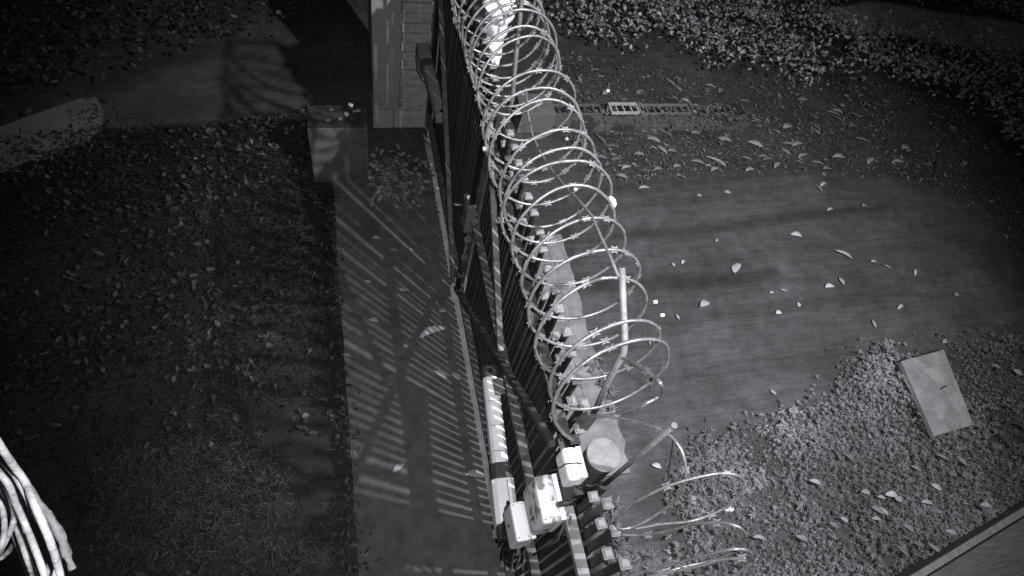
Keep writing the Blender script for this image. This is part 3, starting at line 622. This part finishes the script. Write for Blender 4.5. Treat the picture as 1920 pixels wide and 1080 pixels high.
# ------------------------------------------------------------------ arms
ar = thing('wire_bracket', PX(1113, 776, .92), 'bent grey steel arm holding the razor coil above the near gate end', 'bracket')
pp = [PX(1113, 776, .92), PX(1140, 716, .92), PX(1170, 660, .92), PX(1172, 640, .92), PX(1169, 580, .92), PX(1166, 502, .92)]
build('arm', MB().tube(pp, .0125, 10), mat('light_galvanised', .22, .6, metal=.2, var=.3, scale=25, bump=.2), ar)
q = PX(1110, 775, .92); build('socket', MB().box(q.x - .022, q.x + .022, q.y - .022, q.y + .022, q.z - .16, q.z + .005), M_ARM, ar, bevel=.004)
fa = thing('wire_bracket', (.915, 2.58, 2.15), 'straight grey arm standing in the far razor coil', 'bracket')
build('arm', MB().tube([(.915, 2.58, 2.12), PX(961, 185, .915), PX(966, 120, .915), PX(978, 0, .915), PX(984, -60, .915)], .0125, 10), M_ARM, fa)
va = thing('wire_post', (1.0, .53, 1.85), 'upright thin steel tube beside the round post, its tip holding the loose wire', 'post')
tp = G(1262, 800, 2.76)
build('tube', MB().tube([(tp.x - .02, tp.y, 1.9), (tp.x, tp.y, 2.76)], .0098, 14), M_ARM, va)
build('sleeve', MB().tube([(tp.x - .028, tp.y, 1.62), (tp.x - .018, tp.y, 2.05)], .026, 14), M_PIPE, va)
build('foot_bracket', MB().box(.93, tp.x - .0, .51, .545, 1.66, 1.70), M_PIPE, va)
build('end_cap', MB().disc((tp.x, tp.y), .0115, 2.761, 2.772, 14), M_ARM, va)
# wires
w1 = MB().tube([PX(x, y, .93) for x, y in ((1106, 766), (1095, 742), (1087, 719), (1078, 680), (1068, 640), (1066, 600), (1052, 540), (1046, 505), (1020, 455), (985, 400), (975, 350), (972, 300))], .0035, 6)
tag(build('tie_wire', w1, M_ARM), 'thin slack wire running along the picket tops inside the coil', 'wire')
w2 = MB().tube([PX(x, y, .9) for x, y in ((1160, 520), (1143, 478), (1127, 445), (1110, 405), (1086, 377), (1058, 348), (1035, 320), (1012, 285), (997, 250), (990, 215), (985, 165))], .006, 7)
tag(build('support_rod', w2, M_ARM), 'grey rod threaded lengthwise through the middle of the razor coil', 'rod')
w3 = MB().tube([Vector((tp.x, tp.y, 2.74))] + [G(x, y, h) for x, y, h in ((1262, 830, 2.6), (1256, 870, 2.45), (1253, 905, 2.3), (1262, 945, 2.2), (1280, 990, 2.1), (1300, 1060, 2.0), (1310, 1110, 1.95))], .0035, 6)
tag(build('hanging_wire', w3, M_RAIL), 'thin dark wire dangling from the upright tube tip', 'wire')

# ------------------------------------------------------------------ razor wire
def coil_mesh(path, axis=Vector((0, 1, 0)), rw=.0072):
    mb = MB(); mb.tube(path, rw, 6); return mb
def barbs(path, every=.07, size=.0095):
    mb = MB(); acc = 0; 
    for i in range(1, len(path) - 1):
        acc += (path[i] - path[i - 1]).length
        if acc >= every:
            acc = random.uniform(-.012, .012); t = (path[i + 1] - path[i - 1]).normalized(); r = Vector((random.gauss(0, 1), random.gauss(0, 1), random.gauss(0, 1))); s_ = (t.cross(r)).normalized(); n_ = t.cross(s_)
            p = path[i]
            for sg in (-1, 1):
                k = len(mb.v); c = p + s_ * sg * .005
                mb.v += [tuple(c - t * .010), tuple(c + t * .010), tuple(c + s_ * sg * size + t * .018), tuple(c + s_ * sg * size * .45), tuple(c + s_ * sg * size - t * .018), tuple(c + n_ * .002)]
                mb.f += [(k, k + 3, k + 4), (k + 1, k + 2, k + 3), (k, k + 1, k + 3), (k, k + 5, k + 3), (k + 1, k + 3, k + 5)]
    return mb
def topY(py, X, h):                     # y of the coil's crest seen at this height of the frame
    lo, hi = -3, 9
    for _ in range(50):
        y = (lo + hi) / 2; z = h - CAMH; cy = AX.y * X + AY.y * y + AZ.y * z; cz = AX.z * X + AY.z * y + AZ.z * z
        if 540 + F * cy / cz > py: lo = y
        else: hi = y
    return (lo + hi) / 2
CR = .235; CX = .895; CH = 2.585
tops = [topY(py, CX, CH + CR) for py in (755, 643, 604, 521, 475, 410, 349, 309, 276, 245, 189, 166, 134, 62, 44, 26, 8, -8, -26, -50, -75, -100, -130)]
path = []
K = 44
def cr_i(vals, t):
    i = min(int(t), len(vals) - 2); f = t - i
    a = vals[max(i - 1, 0)]; b = vals[i]; c = vals[i + 1]; d = vals[min(i + 2, len(vals) - 1)]
    return b + .5 * f * (c - a + f * (2 * a - 5 * b + 4 * c - d + f * (3 * (b - c) + d - a)))
nT = len(tops)
random.seed(8)
jit = [(random.gauss(0, .007), random.gauss(0, .007), random.gauss(0, .008)) for _ in range(nT + 2)]
for k in range(int(K * .60), K * (nT - 1)):
    t = k / K; a = 2 * math.pi * t; i = int(t); f = t - i
    jx_, jz_, jr_ = [jit[i][q] * (1 - f) + jit[i + 1][q] * f for q in range(3)]
    y = cr_i(tops, t); r = CR + jr_
    tilt = .05 * math.cos(a) + jit[i][0] * 2 * math.sin(a)   # loops lean back along the axis
    r += .010 * noise.noise(Vector((t * 3.1, 0, 7))) + .004 * noise.noise(Vector((t * 13, 5, 7)))
    path.append(Vector((CX + jx_ + r * math.sin(a), y - .05 + tilt, CH + jz_ + r * math.cos(a))))
# tail that leaves the coil and sweeps right past the upright tube
tail = [PX(1075, 787, .86), G(1120, 779, 2.42), G(1160, 784, 2.5), G(1200, 792, 2.58), G(1238, 806, 2.66), G(1262, 822, 2.70), G(1280, 850, 2.70), G(1286, 885, 2.66), G(1280, 915, 2.58), G(1262, 942, 2.48), G(1235, 962, 2.40), G(1205, 980, 2.34), G(1180, 990, 2.30), G(1162, 991, 2.30), G(1156, 980, 2.33), G(1170, 957, 2.42), G(1205, 934, 2.52), G(1250, 912, 2.6), G(1300, 897, 2.66), G(1345, 888, 2.70), G(1378, 890, 2.70), G(1394, 902, 2.66), G(1388, 925, 2.60), G(1362, 950, 2.52), G(1325, 968, 2.46), G(1290, 978, 2.42), G(1240, 983, 2.36), G(1190, 992, 2.30)]
def smooth_path(P, n=8):
    out = []
    for i in range(len(P) - 1):
        a = P[max(i - 1, 0)]; b = P[i]; c = P[i + 1]; d = P[min(i + 2, len(P) - 1)]
        for k in range(n):
            f = k / n; out.append(b + .5 * f * (c - a + f * (2 * a - 5 * b + 4 * c - d + f * (3 * (b - c) + d - a))))
    out.append(P[-1]); return out
rz = thing('razor_wire_coil', (CX, 1.0, CH - CR), 'long spiral coil of razor wire along the picket tops of the gate', 'razor wire')
build('wire_strip', coil_mesh(path), M_RAZ, rz)
tag(build('barbs', barbs(path), M_BARB, rz), kind='stuff')
for x, y in ((1139, 170), (1062, 260), (1078, 355), (1228, 566), (1241, 591), (907, 279)):  # white dots added as painted glints along the wire
    p = G(x, y, 2.72); build('clip', MB().tube([p - Vector((.004, 0, 0)), p + Vector((.008, 0, 0))], .007, 8), M_WHITE, rz)  # each 'clip' is an added white dot standing in for a glint
tl = smooth_path(tail)
rt = thing('loose_razor_wire', tail[0], 'loose uncoiled razor wire looping right past the round post', 'razor wire')
build('wire_strip', coil_mesh(tl, rw=.006), M_RAZ, rt); tag(build('barbs', barbs(tl, .1, .009), M_BARB, rt), kind='stuff')
lo1 = smooth_path([G(x, y, h) for x, y, h in ((1165, 1003, 2.30), (1210, 1003, 2.36), (1260, 994, 2.46), (1300, 983, 2.56), (1350, 980, 2.66), (1385, 988, 2.70), (1398, 1004, 2.66), (1390, 1022, 2.58), (1370, 1038, 2.5), (1330, 1052, 2.4), (1270, 1066, 2.34), (1200, 1090, 2.3))])
lo2 = smooth_path([G(x, y, h) for x, y, h in ((1178, 1082, 2.32), (1220, 1068, 2.40), (1270, 1056, 2.5), (1320, 1042, 2.60), (1365, 1031, 2.68), (1398, 1031, 2.70), (1409, 1044, 2.64), (1398, 1062, 2.56), (1375, 1080, 2.5), (1330, 1100, 2.4))])
lo3 = smooth_path([G(x, y, h) for x, y, h in ((1185, 1088, 2.30), (1260, 1072, 2.4), (1310, 1062, 2.48), (1350, 1050, 2.55), (1400, 1046, 2.62))])
for l, lab in ((lo1, 'second loose razor wire loop below the first, crossing the ground cover'), (lo2, 'lowest loose razor wire loop near the bottom edge of the frame'), (lo3, 'nearly straight strand of razor wire under the lowest loose loop')):
    r_ = thing('loose_razor_wire', l[0], lab, 'razor wire'); build('wire_strip', coil_mesh(l, rw=.0055), M_RAZ, r_); tag(build('barbs', barbs(l, .1, .009), M_BARB, r_), kind='stuff')
endp = smooth_path([PX(x, y, .92) for x, y in ((1125, 662), (1160, 668), (1195, 684), (1225, 706), (1240, 722))] + [PX(x, y, X) for x, y, X in ((1238, 740, 1.05), (1212, 756, 1.0), (1165, 774, .95), (1120, 782, .9), (1078, 785, .88))])
build('wire_strip', coil_mesh(endp, rw=.0072), M_RAZ, rz); tag(build('barbs', barbs(endp), M_BARB, rz), kind='stuff')
# pale lump caught on the coil
p = PX(1148, 378, 1.12); mb = MB().tube([p + Vector((-.006, .03, .0)), p + Vector((-.002, .015, 0)), p, p + Vector((.004, -.015, -.004)), p + Vector((.006, -.024, -.01))], .01, 10, rs=[.006, .014, .016, .013, .005])
tag(build('insulator', mb, M_WHITE), 'white plastic insulator clipped on the right side of the razor coil', 'insulator')

# white sheet hanging at the far end of the gate
sh = MB(); cols = 9; rows = 26
for j in range(rows):
    f = j / (rows - 1); py = 118 - f * 190; wpx = 9 + 34 * f ** .8; cxp = 932 + 6 * f - 4 * math.sin(f * 9)
    for i in range(cols):
        g_ = i / (cols - 1) - .5; q = PX(cxp, py, 1.0); dp = ((q - Vector((0, 0, CAMH))).length) / F
        q.x += g_ * 2 * wpx * (.9 + .1 * math.sin(j * 1.9)) * dp; q.z += .012 * math.sin(g_ * 6 + j)
        sh.v.append((q.x, q.y + .018 * math.sin(j * 1.5 + g_ * 3) - .03 * math.cos(g_ * 5), q.z))
for j in range(rows - 1):
    for i in range(cols - 1): a = j * cols + i; sh.f.append((a, a + 1, a + cols + 1, a + cols))
sh.sm = True
o = build('hanging_sheet', sh, M_CLOTH); so = o.modifiers.new('thickness', 'SOLIDIFY'); so.thickness = .004
tag(o, 'wrinkled white sheet hanging on the far gate under the dense coil', 'sheet')

# ------------------------------------------------------------------ cables close to the camera
def cam_pt(px, py, depth):
    r = ray(px, py); return Vector((0, 0, CAMH)) + r * (depth / F)
cc = thing('camera_cables', cam_pt(-60, 860, .5), 'bundle of pale looped cables hanging close in the lower left corner', 'cables')
defs = [([(-60, 800), (-10, 850), (30, 895), (62, 955), (88, 1010), (104, 1040), (108, 1062), (98, 1090), (80, 1120)], .50, .0055),
        ([(-60, 850), (-10, 885), (14, 915), (24, 945), (26, 975), (16, 1003), (4, 1025), (-12, 1060)], .47, .005),
        ([(-50, 840), (0, 880), (25, 910), (45, 940), (48, 962), (44, 990), (30, 1015), (8, 1042), (-20, 1056)], .53, .005),
        ([(-40, 860), (10, 900), (30, 945), (48, 985), (66, 1030), (84, 1080), (95, 1120)], .46, .0055),
        ([(-40, 880), (8, 920), (26, 965), (36, 1000), (50, 1040), (66, 1085), (78, 1120)], .49, .006),
        ([(-50, 900), (6, 930), (18, 970), (30, 1010), (48, 1060), (62, 1110)], .52, .005),
        ([(-40, 905), (0, 945), (8, 985), (4, 1020), (-10, 1050), (-30, 1070)], .45, .0045),
        ([(-50, 830), (6, 868), (40, 915), (78, 985), (92, 1030), (90, 1075), (84, 1120)], .515, .0045),
        ([(-60, 770), (-14, 815), (4, 842), (30, 880), (48, 905), (66, 950), (92, 1010), (112, 1075), (120, 1130)], .48, .0065)]
for k, (pts, dp, r) in enumerate(defs):
    P3 = smooth_path([cam_pt(x, y, dp + .012 * math.sin(i * 1.7 + k)) for i, (x, y) in enumerate(pts)], 6)
    build('cable', MB().tube(P3, r * .43, 12), M_CABLE, cc)
tpz = smooth_path([cam_pt(x, y, .51) for x, y in ((46, 905), (62, 925), (78, 950), (98, 978), (114, 1005), (122, 1030), (130, 1052), (136, 1068))], 6)
build('taped_end', MB().tube(tpz, .006, 10, rs=[.0018 + .0010 * abs(math.sin(i * .35)) + .0004 * random.random() + (.001 if 14 < i < 34 else 0) for i in range(len(tpz))]), M_TAPE, cc)
